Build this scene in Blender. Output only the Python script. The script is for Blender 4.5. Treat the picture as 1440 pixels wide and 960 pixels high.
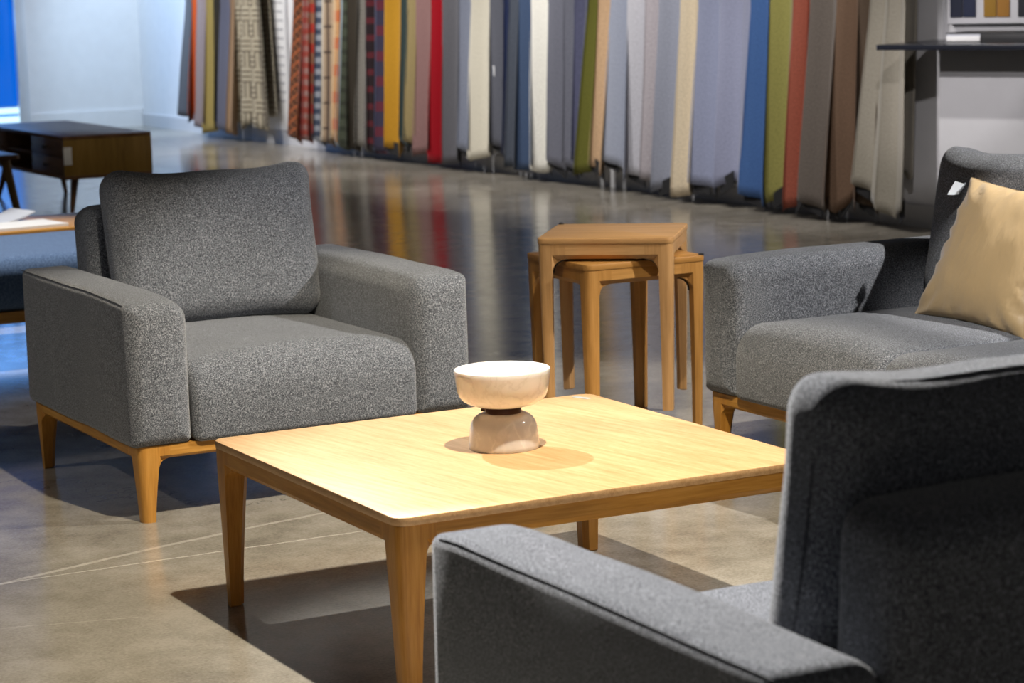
import bpy, bmesh, math, random
from math import sin, cos, pi, radians, sqrt
from mathutils import Vector, Matrix, noise

random.seed(7)
scene = bpy.context.scene
for _o in list(bpy.data.objects):
    bpy.data.objects.remove(_o)
COL = scene.collection

# ------------------------------------------------------------------ camera
cam_data = bpy.data.cameras.new('camera')
cam = bpy.data.objects.new('camera', cam_data)
COL.objects.link(cam)
cam_data.sensor_width = 36.0
cam_data.lens = 3434.2 / 1440 * 36.0
cam_data.clip_end = 100
RT = Vector((0.88353148, -0.46749829, -0.02859158))
UP = Vector((0.09610525, 0.12120809, 0.98796375))
FW = Vector((0.45840584, 0.87564488, -0.1520202))
m = Matrix.Identity(4)
for i in range(3):
    m[i][0], m[i][1], m[i][2] = RT[i], UP[i], -FW[i]
m.translation = Vector((-2.44285627, -4.71735155, 1.44597721))
cam.matrix_world = m
cam_data.dof.use_dof = True
cam_data.dof.focus_distance = 5.75
cam_data.dof.aperture_fstop = 7.0
scene.camera = cam

# ------------------------------------------------------------------ world and light
world = bpy.data.worlds.new('dim_hall')
scene.world = world
world.use_nodes = True
world.node_tree.nodes['Background'].inputs[0].default_value = (1.0, 0.97, 0.95, 1)
world.node_tree.nodes['Background'].inputs[1].default_value = 0.08

def spot(name, loc, aim, watts, angle, blend=0.15, radius=0.03, color=(1, 0.84, 0.64)):
    d = bpy.data.lights.new(name, 'SPOT')
    d.energy = watts
    d.spot_size = radians(angle)
    d.spot_blend = blend
    d.shadow_soft_size = radius
    d.color = color
    o = bpy.data.objects.new(name, d)
    COL.objects.link(o)
    o.location = loc
    o.rotation_euler = (Vector(aim) - Vector(loc)).to_track_quat('-Z', 'Y').to_euler()
    return o

def area(name, loc, aim, watts, sx, sy, color):
    d = bpy.data.lights.new(name, 'AREA')
    d.shape = 'RECTANGLE'
    d.size, d.size_y = sx, sy
    d.energy = watts
    d.color = color
    o = bpy.data.objects.new(name, d)
    COL.objects.link(o)
    o.location = loc
    o.rotation_euler = (Vector(aim) - Vector(loc)).to_track_quat('-Z', 'Y').to_euler()
    return o

WARM = (1.0, 0.89, 0.70)
COOL = (0.93, 0.96, 1.0)
NEUT = (1.0, 0.96, 0.91)
# track spots over the seating group, with added fill spots among them
spot('track_spot_table', (-0.03, -0.68, 3.06), (-0.12, 0.36, 0.4), 600, 62, 0.35, color=WARM)
spot('track_spot_behind_chair', (-0.04, 2.35, 3.06), (0.0, -0.22, 0.39), 600, 27, 0.65, color=COOL)
spot('track_spot_sofa', (3.3, -0.6, 3.06), (1.7, 0.9, 0.45), 640, 46, 0.2, color=NEUT)
spot('track_spot_near_chair', (-0.63, 0.95, 3.06), (-0.5, -1.6, 0.5), 1800, 36, 0.3, color=NEUT)
spot('track_spot_right', (3.0, -1.2, 3.06), (0, 0, 0.5), 100, 10, 0.5, color=NEUT)
spot('track_spot_stools', (0.55, 0.15, 3.06), (1.42, 1.9, 0.5), 185, 22, 0.3, color=WARM)
spot('track_spot_front_edge', (0.5, -3.0, 3.06), (0.32, -0.48, 0.36), 130, 13, 0.6, color=WARM)
spot('fill_spot_left', (-3.4, 2.6, 3.06), (-0.42, 1.9, 0.4), 110, 17, 0.3, color=NEUT)  # added weak fill, brightens the left side of the far armchair
spot('track_spot_bench', (0.2, 4.5, 3.06), (0.2, 4.95, 0.4), 420, 40, 0.4, color=NEUT)
spot('fill_spot_console', (2.0, 7.4, 3.3), (2.4, 9.9, 0.35), 60, 40, 0.5, color=WARM)  # added lamp, lifts the dark console end and drawers
spot('fill_spot_pillow', (0.7, -1.1, 3.06), (1.86, 0.56, 0.6), 330, 13, 0.5, color=NEUT)  # added narrow beam that brightens just the pillow
# track spots washing the drapes; added spots for end wall, corner and counter wall
for k in range(7):
    y = 5.6 + 1.55 * k
    spot('track_spot_drapes', (2.7, y, 3.3), (5.4, y + 0.25, 0.8), 260 if k == 0 else (310 if k == 1 else 340), 60, 0.6, 0.05, color=(1, 0.96, 0.92))
spot('fill_spot_counter', (0.8, 4.3, 3.1), (5.65, 5.0, 0.65), 540, 18, 0.5, 0.05, color=(1, 0.95, 0.95))  # added lamp to lift the dark wall and base at the counter
spot('fill_spot_wall_strip', (1.5, 0.6, 3.1), (5.55, 5.55, 0.8), 330, 10, 0.5, 0.05, color=(1, 0.95, 0.95))  # added to brighten the wall strip between ivory drape and counter
spot('fill_spot_end_wall', (4.2, 15.4, 3.4), (4.9, 18.2, 0.9), 140, 75, 0.7, 0.05, color=(0.95, 0.97, 1.0))  # added lamp that lightens the end wall
spot('fill_spot_corner', (3.9, 16.2, 3.3), (5.55, 17.4, 0.9), 430, 60, 0.7, 0.05, color=(0.58, 0.79, 1.0))  # added bluish lamp standing in for daylight on the far corner
# daylight from the tall window in the end wall
area('window_daylight', (3.1, 18.0, 1.5), (4.2, 10.0, 0.4), 45, 2.4, 2.6, (0.22, 0.50, 1.0))

scene.view_settings.view_transform = 'Standard'
scene.view_settings.look = 'None'
scene.view_settings.gamma = 1.0
scene.view_settings.use_curve_mapping = False
scene.view_settings.exposure = 0.0

# ------------------------------------------------------------------ helpers
def empty(name, loc=(0, 0, 0), rz=0.0):
    o = bpy.data.objects.new(name, None)
    o.empty_display_size = 0.1
    COL.objects.link(o)
    o.location = loc
    o.rotation_euler = (0, 0, rz)
    return o

def tag(o, label, cat, group=None):
    o['label'] = label
    o['category'] = cat
    if group:
        o['group'] = group
    return o

def build(name, verts, faces, mat, parent=None, sharp=35, uv=None):
    me = bpy.data.meshes.new(name)
    bm = bmesh.new()
    vs = [bm.verts.new(v) for v in verts]
    uvl = bm.loops.layers.uv.new('UVMap') if uv else None
    for f in faces:
        try:
            fc = bm.faces.new([vs[i] for i in f])
        except ValueError:
            continue
        if uv:
            for lp, i in zip(fc.loops, f):
                lp[uvl].uv = uv[i]
    bmesh.ops.recalc_face_normals(bm, faces=bm.faces)
    lim = radians(sharp)
    for f in bm.faces:
        f.smooth = True
    for e in bm.edges:
        if len(e.link_faces) == 2 and e.calc_face_angle(0) > lim:
            e.smooth = False
    bm.to_mesh(me)
    bm.free()
    if mat:
        me.materials.append(mat)
    o = bpy.data.objects.new(name, me)
    COL.objects.link(o)
    if parent:
        o.parent = parent
    return o

class MB:
    """collects shapes of one part"""
    def __init__(self):
        self.v, self.f = [], []
    def add(self, vf):
        n = len(self.v)
        self.v += [tuple(p) for p in vf[0]]
        self.f += [tuple(i + n for i in q) for q in vf[1]]
        return self
    def build(self, name, mat, parent=None, sharp=35):
        return build(name, self.v, self.f, mat, parent, sharp)

def rrect(a0, a1, b0, b1, r, n=4):
    """rounded rectangle; r = radii at (a1,b1), (a0,b1), (a0,b0), (a1,b0)"""
    if not isinstance(r, (tuple, list)):
        r = (r,) * 4
    out = []
    for (cx, cy, sx, sy, s), q in zip(((a1, b1, -1, -1, 0), (a0, b1, 1, -1, 90), (a0, b0, 1, 1, 180), (a1, b0, -1, 1, 270)), r):
        q = max(q, 1e-4)
        for i in range(n + 1):
            t = radians(s + 90 * i / n)
            out.append((cx + sx * q + q * cos(t), cy + sy * q + q * sin(t)))
    return out

def put(axis, a, b, c):
    return (a, b, c) if axis == 'z' else ((a, c, b) if axis == 'y' else (c, a, b))

def loft(rings, cap=True):
    n = len(rings[0])
    v = [p for r in rings for p in r]
    f = []
    for k in range(len(rings) - 1):
        for i in range(n):
            j = (i + 1) % n
            f.append((k * n + i, k * n + j, (k + 1) * n + j, (k + 1) * n + i))
    if cap:
        f.append(tuple(range(n)))
        f.append(tuple(range((len(rings) - 1) * n, len(rings) * n)))
    return v, f

def prism(axis, c0, c1, rect, r, e0=0.0, e1=0.0, n=4, ne=3, nmid=1, cap_rings=0, bulge=0.0):
    """rounded-profile bar along an axis with rounded ends (e0, e1)"""
    a0, a1, b0, b1 = rect
    if not isinstance(r, (tuple, list)):
        r = (r,) * 4
    rings = []
    def ring(c, d):
        rr = [max(q - d, 0.0008) for q in r]
        rings.append([put(axis, a, b, c) for a, b in rrect(a0 + d, a1 - d, b0 + d, b1 - d, rr, n)])
    def cap(c, d, sgn, rev):
        ca, cb = (a0 + a1) / 2, (b0 + b1) / 2
        base = rrect(a0 + d, a1 - d, b0 + d, b1 - d, [max(q - d, 0.0008) for q in r], n)
        seq = []
        for k in range(1, cap_rings + 1):
            s = 1 - k / (cap_rings + 0.35)
            h = bulge * (1 - s ** 2.5)
            seq.append([put(axis, ca + (a - ca) * s, cb + (b - cb) * s, c + sgn * h) for a, b in base])
        return seq[::-1] if rev else seq
    if e0 > 0:
        rings += cap(c0, e0, -1, True)
        for i in range(ne + 1):
            t = pi / 2 * i / ne
            ring(c0 + e0 * (1 - cos(t)), e0 * (1 - sin(t)))
    else:
        ring(c0, 0)
    for i in range(1, nmid):
        ring(c0 + e0 + (c1 - e1 - c0 - e0) * i / nmid, 0)
    if e1 > 0:
        for i in range(ne + 1):
            t = pi / 2 * (1 - i / ne)
            ring(c1 - e1 * (1 - cos(t)), e1 * (1 - sin(t)))
        rings += cap(c1, e1, 1, False)
    else:
        ring(c1, 0)
    return loft(rings)

def box(x0, x1, y0, y1, z0, z1, r=0.003):
    return prism('z', z0, z1, (x0, x1, y0, y1), r, r, r, n=2, ne=2)

def deform(vf, fn):
    return [tuple(fn(Vector(p))) for p in vf[0]], vf[1]

def turned(profile, n=48, loc=(0, 0, 0)):
    v, f = [], []
    for r, z in profile:
        for i in range(n):
            t = 2 * pi * i / n
            v.append((loc[0] + r * cos(t), loc[1] + r * sin(t), loc[2] + z))
    m_ = len(profile)
    for k in range(m_ - 1):
        for i in range(n):
            j = (i + 1) % n
            f.append((k * n + i, k * n + j, (k + 1) * n + j, (k + 1) * n + i))
    f.append(tuple(range(n)))
    f.append(tuple(range((m_ - 1) * n, m_ * n)))
    return v, f

def tube(pts, r, n=6, closed=False):
    v, f = [], []
    P = [Vector(p) for p in pts]
    N = len(P)
    for k in range(N):
        a = P[(k - 1) % N] if (closed or k > 0) else P[k]
        b = P[(k + 1) % N] if (closed or k < N - 1) else P[k]
        t = (b - a).normalized()
        u = t.orthogonal().normalized() if abs(t.z) > 0.95 else t.cross(Vector((0, 0, 1))).normalized()
        w = t.cross(u).normalized()
        for i in range(n):
            q = 2 * pi * i / n
            v.append(tuple(P[k] + u * r * cos(q) + w * r * sin(q)))
    for k in range(N if closed else N - 1):
        k2 = (k + 1) % N
        for i in range(n):
            j = (i + 1) % n
            f.append((k * n + i, k * n + j, k2 * n + j, k2 * n + i))
    if not closed:
        f.append(tuple(range(n)))
        f.append(tuple(range((N - 1) * n, N * n)))
    return v, f

def axis_samples(h, r, m_, k=4):
    a = [-h + r - r * math.tan(radians(45 * (1 - i / k))) for i in range(k)]
    mid = [-(h - r) + 2 * (h - r) * i / m_ for i in range(m_ + 1)]
    return a + mid + [-q for q in a[::-1]]

def rbox(hx, hy, hz, r, mx=8, my=3, mz=8):
    """finely meshed rounded box centred at the origin"""
    ax, ay, az = axis_samples(hx, r, mx), axis_samples(hy, r, my), axis_samples(hz, r, mz)
    idx, v, f = {}, [], []
    def vid(x, y, z):
        key = (round(x, 6), round(y, 6), round(z, 6))
        if key not in idx:
            p = Vector((x, y, z))
            q = Vector((max(-(hx - r), min(hx - r, x)), max(-(hy - r), min(hy - r, y)), max(-(hz - r), min(hz - r, z))))
            d = p - q
            if d.length > 1e-9:
                p = q + d.normalized() * r
            idx[key] = len(v)
            v.append(p)
        return idx[key]
    def sheet(A, B, mk):
        for i in range(len(A) - 1):
            for j in range(len(B) - 1):
                f.append((vid(*mk(A[i], B[j])), vid(*mk(A[i + 1], B[j])), vid(*mk(A[i + 1], B[j + 1])), vid(*mk(A[i], B[j + 1]))))
    for s in (-1, 1):
        sheet(ax, ay, lambda a, b: (a, b, s * hz))
        sheet(ax, az, lambda a, b: (a, s * hy, b))
        sheet(ay, az, lambda a, b: (s * hx, a, b))
    return v, f

# ------------------------------------------------------------------ materials
def new_mat(name):
    mt = bpy.data.materials.new(name)
    mt.use_nodes = True
    nt = mt.node_tree
    return mt, nt, nt.nodes['Principled BSDF']

def N_(nt, kind, **kw):
    n = nt.nodes.new(kind)
    for k, val in kw.items():
        if k in ('operation', 'blend_type', 'data_type', 'feature', 'wave_type', 'bands_direction', 'noise_dimensions', 'distance', 'clamp', 'interpolation'):
            setattr(n, k, val)
        else:
            n.inputs[k.replace('_', ' ')].default_value = val
    return n

def mth(nt, op, a, b=None, c=None):
    n = nt.nodes.new('ShaderNodeMath')
    n.operation = op
    for i, q in enumerate((a, b, c)):
        if q is None:
            continue
        if isinstance(q, (int, float)):
            n.inputs[i].default_value = q
        else:
            nt.links.new(q, n.inputs[i])
    return n.outputs[0]

def mix(nt, fac, a, b, blend='MIX'):
    n = nt.nodes.new('ShaderNodeMix')
    n.data_type = 'RGBA'
    n.blend_type = blend
    for i, q in ((0, fac), (6, a), (7, b)):
        if isinstance(q, (int, float)):
            n.inputs[i].default_value = q
        elif isinstance(q, tuple):
            n.inputs[i].default_value = (*q[:3], 1)
        else:
            nt.links.new(q, n.inputs[i])
    return n.outputs[2]

def ramp(nt, fac, stops):
    n = nt.nodes.new('ShaderNodeValToRGB')
    e = n.color_ramp.elements
    while len(e) < len(stops):
        e.new(0.5)
    for el, (p, c) in zip(e, stops):
        el.position = p
        el.color = (*c, 1) if len(c) == 3 else c
    nt.links.new(fac, n.inputs[0])
    return n.outputs[0]

def objco(nt, scale=(1, 1, 1), rot=(0, 0, 0), src='Object'):
    tc = nt.nodes.new('ShaderNodeTexCoord')
    mp = nt.nodes.new('ShaderNodeMapping')
    mp.inputs['Scale'].default_value = scale
    mp.inputs['Rotation'].default_value = rot
    nt.links.new(tc.outputs[src], mp.inputs[0])
    return mp.outputs[0]

def bump(nt, b, h, strength, dist):
    n = nt.nodes.new('ShaderNodeBump')
    n.inputs['Strength'].default_value = strength
    n.inputs['Distance'].default_value = dist
    nt.links.new(h, n.inputs['Height'])
    nt.links.new(n.outputs[0], b.inputs['Normal'])

def noise_tex(nt, co, scale, detail=3, rough=0.55):
    n = N_(nt, 'ShaderNodeTexNoise', Scale=scale, Detail=detail, Roughness=rough)
    nt.links.new(co, n.inputs['Vector'])
    return n.outputs[0]

def plain(name, col, rough=0.6, metal=0.0, spec=0.5):
    mt, nt, b = new_mat(name)
    co = objco(nt)
    nz = noise_tex(nt, co, 9, 3)
    c = mix(nt, nz, tuple(q * 0.94 for q in col), tuple(min(1, q * 1.05) for q in col))
    nt.links.new(c, b.inputs['Base Color'])
    b.inputs['Roughness'].default_value = rough
    b.inputs['Metallic'].default_value = metal
    b.inputs['Specular IOR Level'].default_value = spec
    return mt

def tweed(name, dark, midc, light, scale=210, sheen=0.35, bstr=0.5):
    mt, nt, b = new_mat(name)
    co = objco(nt)
    n1 = noise_tex(nt, co, scale, 2.5, 0.65)
    n2 = noise_tex(nt, co, scale * 2.3, 1, 0.5)
    s = mth(nt, 'ADD', mth(nt, 'MULTIPLY', n1, 0.7), mth(nt, 'MULTIPLY', n2, 0.3))
    c = ramp(nt, s, [(0.36, dark), (0.5, midc), (0.66, light)])
    big = noise_tex(nt, co, 14, 2)
    c = mix(nt, mth(nt, 'MULTIPLY', big, 0.25), c, dark)
    nt.links.new(c, b.inputs['Base Color'])
    b.inputs['Roughness'].default_value = 0.95
    b.inputs['Specular IOR Level'].default_value = 0.1
    b.inputs['Sheen Weight'].default_value = sheen
    b.inputs['Sheen Roughness'].default_value = 0.45
    bump(nt, b, s, bstr, 0.004)
    return mt

def wood(name, c_dark, c_mid, c_light, along='y', turn=0.0, rough=0.42, ring=26, streak=1.0):
    mt, nt, b = new_mat(name)
    k = {'x': (0.06, 1, 1), 'y': (1, 0.06, 1), 'z': (1, 1, 0.06)}[along]
    tc = nt.nodes.new('ShaderNodeTexCoord')
    rot = nt.nodes.new('ShaderNodeMapping')
    rot.inputs['Rotation'].default_value = (0, 0, turn)
    nt.links.new(tc.outputs['Object'], rot.inputs[0])
    mp = nt.nodes.new('ShaderNodeMapping')
    mp.inputs['Scale'].default_value = k
    nt.links.new(rot.outputs[0], mp.inputs[0])
    co = mp.outputs[0]
    n1 = noise_tex(nt, co, ring, 4, 0.6)
    n2 = noise_tex(nt, co, ring * 7, 2, 0.6)
    s = mth(nt, 'ADD', mth(nt, 'MULTIPLY', n1, 0.6), mth(nt, 'MULTIPLY', n2, 0.4))
    c = ramp(nt, s, [(0.34, c_dark), (0.5, c_mid), (0.64, c_light)])
    c = mix(nt, streak, c_mid, c)
    nt.links.new(c, b.inputs['Base Color'])
    b.inputs['Roughness'].default_value = rough
    b.inputs['Specular IOR Level'].default_value = 0.4
    bump(nt, b, n2, 0.08, 0.002)
    return mt

GREY = tweed('grey_tweed', (0.022, 0.025, 0.032), (0.128, 0.138, 0.160), (0.50, 0.52, 0.565), 330)
SEAM = plain('seam_thread', (0.05, 0.052, 0.06), 0.9)
BLUE = tweed('blue_wool', (0.06, 0.10, 0.19), (0.11, 0.18, 0.32), (0.20, 0.30, 0.48), 160)
OAK_TOP = wood('oak_top', (0.50, 0.285, 0.12), (0.62, 0.378, 0.185), (0.70, 0.455, 0.24), 'y', radians(-10), 0.4, 75)
OAK = wood('oak_frame', (0.34, 0.15, 0.022), (0.48, 0.228, 0.042), (0.58, 0.30, 0.07), 'x', 0, 0.38, 24)
OAK_Y = wood('oak_frame_deep', (0.34, 0.15, 0.022), (0.48, 0.228, 0.042), (0.58, 0.30, 0.07), 'y', 0, 0.38, 24)
OAK_LEG = wood('oak_leg', (0.34, 0.14, 0.02), (0.48, 0.22, 0.038), (0.57, 0.285, 0.062), 'z', 0, 0.36, 24)
BEECH = wood('beech_x', (0.42, 0.225, 0.085), (0.53, 0.295, 0.12), (0.61, 0.355, 0.155), 'x', 0, 0.42, 22)
BEECH_Y = wood('beech_y', (0.42, 0.225, 0.085), (0.53, 0.295, 0.12), (0.61, 0.355, 0.155), 'y', 0, 0.42, 22)
BEECH_LEG = wood('beech_z', (0.42, 0.225, 0.085), (0.53, 0.295, 0.12), (0.61, 0.355, 0.155), 'z', 0, 0.42, 22)
STOOL_OAK = wood('stool_oak_x', (0.33, 0.155, 0.035), (0.44, 0.215, 0.056), (0.52, 0.27, 0.08), 'x', 0, 0.42, 22)
STOOL_OAK_Y = wood('stool_oak_y', (0.33, 0.155, 0.035), (0.44, 0.215, 0.056), (0.52, 0.27, 0.08), 'y', 0, 0.42, 22)
STOOL_OAK_LEG = wood('stool_oak_z', (0.33, 0.155, 0.035), (0.44, 0.215, 0.056), (0.52, 0.27, 0.08), 'z', 0, 0.42, 22)
WALNUT = wood('walnut', (0.10, 0.045, 0.018), (0.16, 0.078, 0.032), (0.22, 0.115, 0.05), 'y', 0, 0.4, 18)
WALNUT_END = wood('walnut_end', (0.18, 0.10, 0.016), (0.26, 0.15, 0.026), (0.32, 0.19, 0.04), 'z', 0, 0.45, 18)
BLACKISH = plain('black_rubber', (0.02, 0.02, 0.022), 0.6)
DARKHOLE = plain('dark_interior', (0.03, 0.02, 0.013), 0.8)
PAPER = plain('white_paper', (0.80, 0.80, 0.80), 0.7)
PAPER_GREY = plain('printed_paper', (0.52, 0.54, 0.60), 0.6)
WHITE_WALL = plain('white_paint', (0.74, 0.74, 0.76), 0.75)
GREY_WALL = plain('pale_grey_paint', (0.55, 0.55, 0.57), 0.75)
COUNTER_TOP = plain('black_laminate', (0.012, 0.014, 0.022), 0.25)

def marble(name, base, vein, scale, amount):
    mt, nt, b = new_mat(name)
    co = objco(nt)
    w = noise_tex(nt, co, scale * 0.6, 4, 0.6)
    vm = nt.nodes.new('ShaderNodeVectorMath')
    vm.operation = 'ADD'
    nt.links.new(co, vm.inputs[0])
    cx = nt.nodes.new('ShaderNodeCombineXYZ')
    nt.links.new(mth(nt, 'MULTIPLY', w, 0.12), cx.inputs[0])
    nt.links.new(mth(nt, 'MULTIPLY', w, 0.08), cx.inputs[2])
    nt.links.new(cx.outputs[0], vm.inputs[1])
    n1 = noise_tex(nt, vm.outputs[0], scale, 3, 0.5)
    line = mth(nt, 'ABSOLUTE', mth(nt, 'SUBTRACT', n1, 0.5))
    f = ramp(nt, line, [(0.0, (1, 1, 1)), (0.05, (0.25, 0.25, 0.25)), (0.14, (0, 0, 0))])
    f = mth(nt, 'MULTIPLY', f, amount)
    c = mix(nt, f, base, vein)
    cloud = noise_tex(nt, co, scale * 0.8, 2)
    c = mix(nt, mth(nt, 'MULTIPLY', cloud, 0.18), c, vein)
    nt.links.new(c, b.inputs['Base Color'])
    b.inputs['Roughness'].default_value = 0.12
    b.inputs['Subsurface Weight'].default_value = 0.12
    b.inputs['Subsurface Radius'].default_value = (0.02, 0.015, 0.01)
    b.inputs['Subsurface Scale'].default_value = 0.3
    return mt
MARBLE = marble('white_marble', (0.90, 0.89, 0.88), (0.60, 0.58, 0.56), 22, 0.35)
MARBLE_BASE = marble('veined_marble', (0.68, 0.66, 0.65), (0.90, 0.88, 0.86), 14, 0.7)
BRONZE = plain('dark_bronze', (0.07, 0.035, 0.025), 0.35, 0.8)

def concrete():
    mt, nt, b = new_mat('polished_concrete')
    co = objco(nt)
    n1 = noise_tex(nt, co, 1.1, 6, 0.6)
    n2 = noise_tex(nt, co, 7, 6, 0.65)
    n3 = noise_tex(nt, co, 120, 3, 0.6)
    s = mth(nt, 'ADD', mth(nt, 'MULTIPLY', n1, 0.4), mth(nt, 'ADD', mth(nt, 'MULTIPLY', n2, 0.35), mth(nt, 'MULTIPLY', n3, 0.25)))
    c = ramp(nt, s, [(0.40, (0.195, 0.172, 0.138)), (0.5, (0.29, 0.262, 0.215)), (0.59, (0.37, 0.34, 0.29))])
    speck = noise_tex(nt, co, 260, 2, 0.7)
    c = mix(nt, mth(nt, 'MULTIPLY', ramp(nt, speck, [(0.66, (0, 0, 0)), (0.74, (1, 1, 1))]), 0.3), c, (0.55, 0.52, 0.46))
    sep = nt.nodes.new('ShaderNodeSeparateXYZ')
    nt.links.new(co, sep.inputs[0])
    X, Y = sep.outputs[0], sep.outputs[1]
    wob = mth(nt, 'MULTIPLY', mth(nt, 'SUBTRACT', noise_tex(nt, co, 5, 5, 0.6), 0.5), 0.035)
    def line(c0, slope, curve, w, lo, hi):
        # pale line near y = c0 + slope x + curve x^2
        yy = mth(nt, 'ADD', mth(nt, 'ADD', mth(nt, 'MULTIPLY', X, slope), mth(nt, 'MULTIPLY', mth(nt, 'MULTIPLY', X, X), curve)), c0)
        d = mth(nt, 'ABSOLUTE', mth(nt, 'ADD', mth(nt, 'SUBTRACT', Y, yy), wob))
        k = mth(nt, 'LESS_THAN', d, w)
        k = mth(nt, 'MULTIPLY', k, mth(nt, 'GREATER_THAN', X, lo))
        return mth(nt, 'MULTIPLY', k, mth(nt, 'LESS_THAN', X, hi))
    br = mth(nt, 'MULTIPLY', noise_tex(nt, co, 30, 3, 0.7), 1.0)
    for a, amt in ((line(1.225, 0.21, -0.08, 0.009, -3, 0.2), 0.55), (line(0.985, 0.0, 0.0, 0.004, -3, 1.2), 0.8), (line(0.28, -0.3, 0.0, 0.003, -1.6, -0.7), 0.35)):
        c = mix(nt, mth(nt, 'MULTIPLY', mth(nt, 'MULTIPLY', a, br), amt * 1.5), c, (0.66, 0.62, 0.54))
    vor = N_(nt, 'ShaderNodeTexVoronoi', Scale=0.33)
    vor.feature = 'DISTANCE_TO_EDGE'
    vm = nt.nodes.new('ShaderNodeVectorMath')
    vm.operation = 'ADD'
    nz = N_(nt, 'ShaderNodeTexNoise', Scale=2.2, Detail=5, Roughness=0.65)
    nt.links.new(co, nz.inputs['Vector'])
    nt.links.new(co, vm.inputs[0])
    nt.links.new(nz.outputs[1], vm.inputs[1])
    nt.links.new(vm.outputs[0], vor.inputs['Vector'])
    ck = mth(nt, 'MULTIPLY', mth(nt, 'LESS_THAN', vor.outputs['Distance'], 0.0016), mth(nt, 'GREATER_THAN', Y, 1.45))
    c = mix(nt, mth(nt, 'MULTIPLY', ck, 0.55), c, (0.09, 0.085, 0.075))
    nt.links.new(c, b.inputs['Base Color'])
    r = mth(nt, 'ADD', mth(nt, 'MULTIPLY', n2, 0.16), 0.09)
    nt.links.new(r, b.inputs['Roughness'])
    b.inputs['Specular IOR Level'].default_value = 0.5
    bump(nt, b, s, 0.06, 0.003)
    return mt
CONCRETE = concrete()

# ------------------------------------------------------------------ setting
def struct(o):
    o['kind'] = 'structure'
    return o

def slab(name, x0, x1, y0, y1, z0, z1, mat):
    v = [(x, y, z) for z in (z0, z1) for x, y in ((x0, y0), (x1, y0), (x1, y1), (x0, y1))]
    return struct(build(name, v, [(0, 1, 2, 3), (4, 5, 6, 7), (0, 1, 5, 4), (1, 2, 6, 5), (2, 3, 7, 6), (3, 0, 4, 7)], mat))

slab('floor', -6, 7.5, -6, 18.4, -0.1, 0, CONCRETE)
slab('wall_right', 5.55, 5.75, 5.6, 18.4, 0, 3.7, WHITE_WALL)
slab('wall_back', 4.41, 5.55, 18.2, 18.4, 0, 3.7, WHITE_WALL)
slab('wall_back_left', -6, 1.6, 18.2, 18.4, 0, 3.7, WHITE_WALL)
slab('ceiling', -6, 7.5, -6, 18.4, 3.7, 3.8, plain('dark_ceiling', (0.12, 0.12, 0.125), 0.9))
slab('baseboard_back', 4.41, 5.53, 18.18, 18.2, 0, 0.17, WHITE_WALL)
slab('baseboard_right', 5.53, 5.55, 5.6, 18.2, 0, 0.12, GREY_WALL)
# the wall turns beyond the last drape
DV = Vector((0.43, -0.9028, 0))
NV = Vector((0.9028, 0.43, 0))
W2 = Vector((5.55, 5.62, 0))
RZ2 = math.atan2(DV.y, DV.x)
w2 = build('wall_front_right', *box(0.0, 5.0, 0.0, 0.2, 0, 3.7, 0.002), GREY_WALL)
w2.location = W2
w2.rotation_euler = (0, 0, RZ2)
struct(w2)

# window at the far left of the end wall
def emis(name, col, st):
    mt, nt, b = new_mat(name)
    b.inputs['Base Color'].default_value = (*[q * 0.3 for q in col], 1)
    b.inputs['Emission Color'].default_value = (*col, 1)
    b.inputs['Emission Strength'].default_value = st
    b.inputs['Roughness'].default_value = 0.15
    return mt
win = struct(empty('window_1', (3.0, 18.2, 0)))
wf = MB()
wf.add(box(1.31, 1.41, -0.04, 0.12, 0, 3.7, 0.006)).add(box(-1.4, -1.3, -0.04, 0.12, 0, 3.7, 0.006)).add(box(-0.05, 0.05, -0.04, 0.12, 0.26, 3.7, 0.006))
wf.build('window_frame', plain('white_frame', (0.72, 0.76, 0.82), 0.5), win)
build('window_pane', *box(-1.3, -0.05, 0.03, 0.05, 0.26, 3.7, 0.002), emis('blue_daylight_glass', (0.0, 0.115, 0.62), 1.0), win)
build('window_pane', *box(0.05, 1.31, 0.03, 0.05, 0.26, 3.7, 0.002), bpy.data.materials['blue_daylight_glass'], win)
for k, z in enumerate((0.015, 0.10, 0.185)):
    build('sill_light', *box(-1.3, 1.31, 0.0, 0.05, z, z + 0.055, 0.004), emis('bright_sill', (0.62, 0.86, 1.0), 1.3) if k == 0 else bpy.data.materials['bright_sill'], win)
build('sill_backing', *box(-1.3, 1.31, 0.05, 0.08, 0, 0.26, 0.004), plain('cyan_backing', (0.08, 0.35, 0.7), 0.6), win)

# ------------------------------------------------------------------ upholstered seats
AW, SD, SZ = 0.172, 0.97, 0.205      # arm width, depth, underside height

def wob(p, s, k):
    n = noise.noise_vector(Vector(p) * s + Vector((3.1, 8.7, 1.3)))
    return n * k

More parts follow.
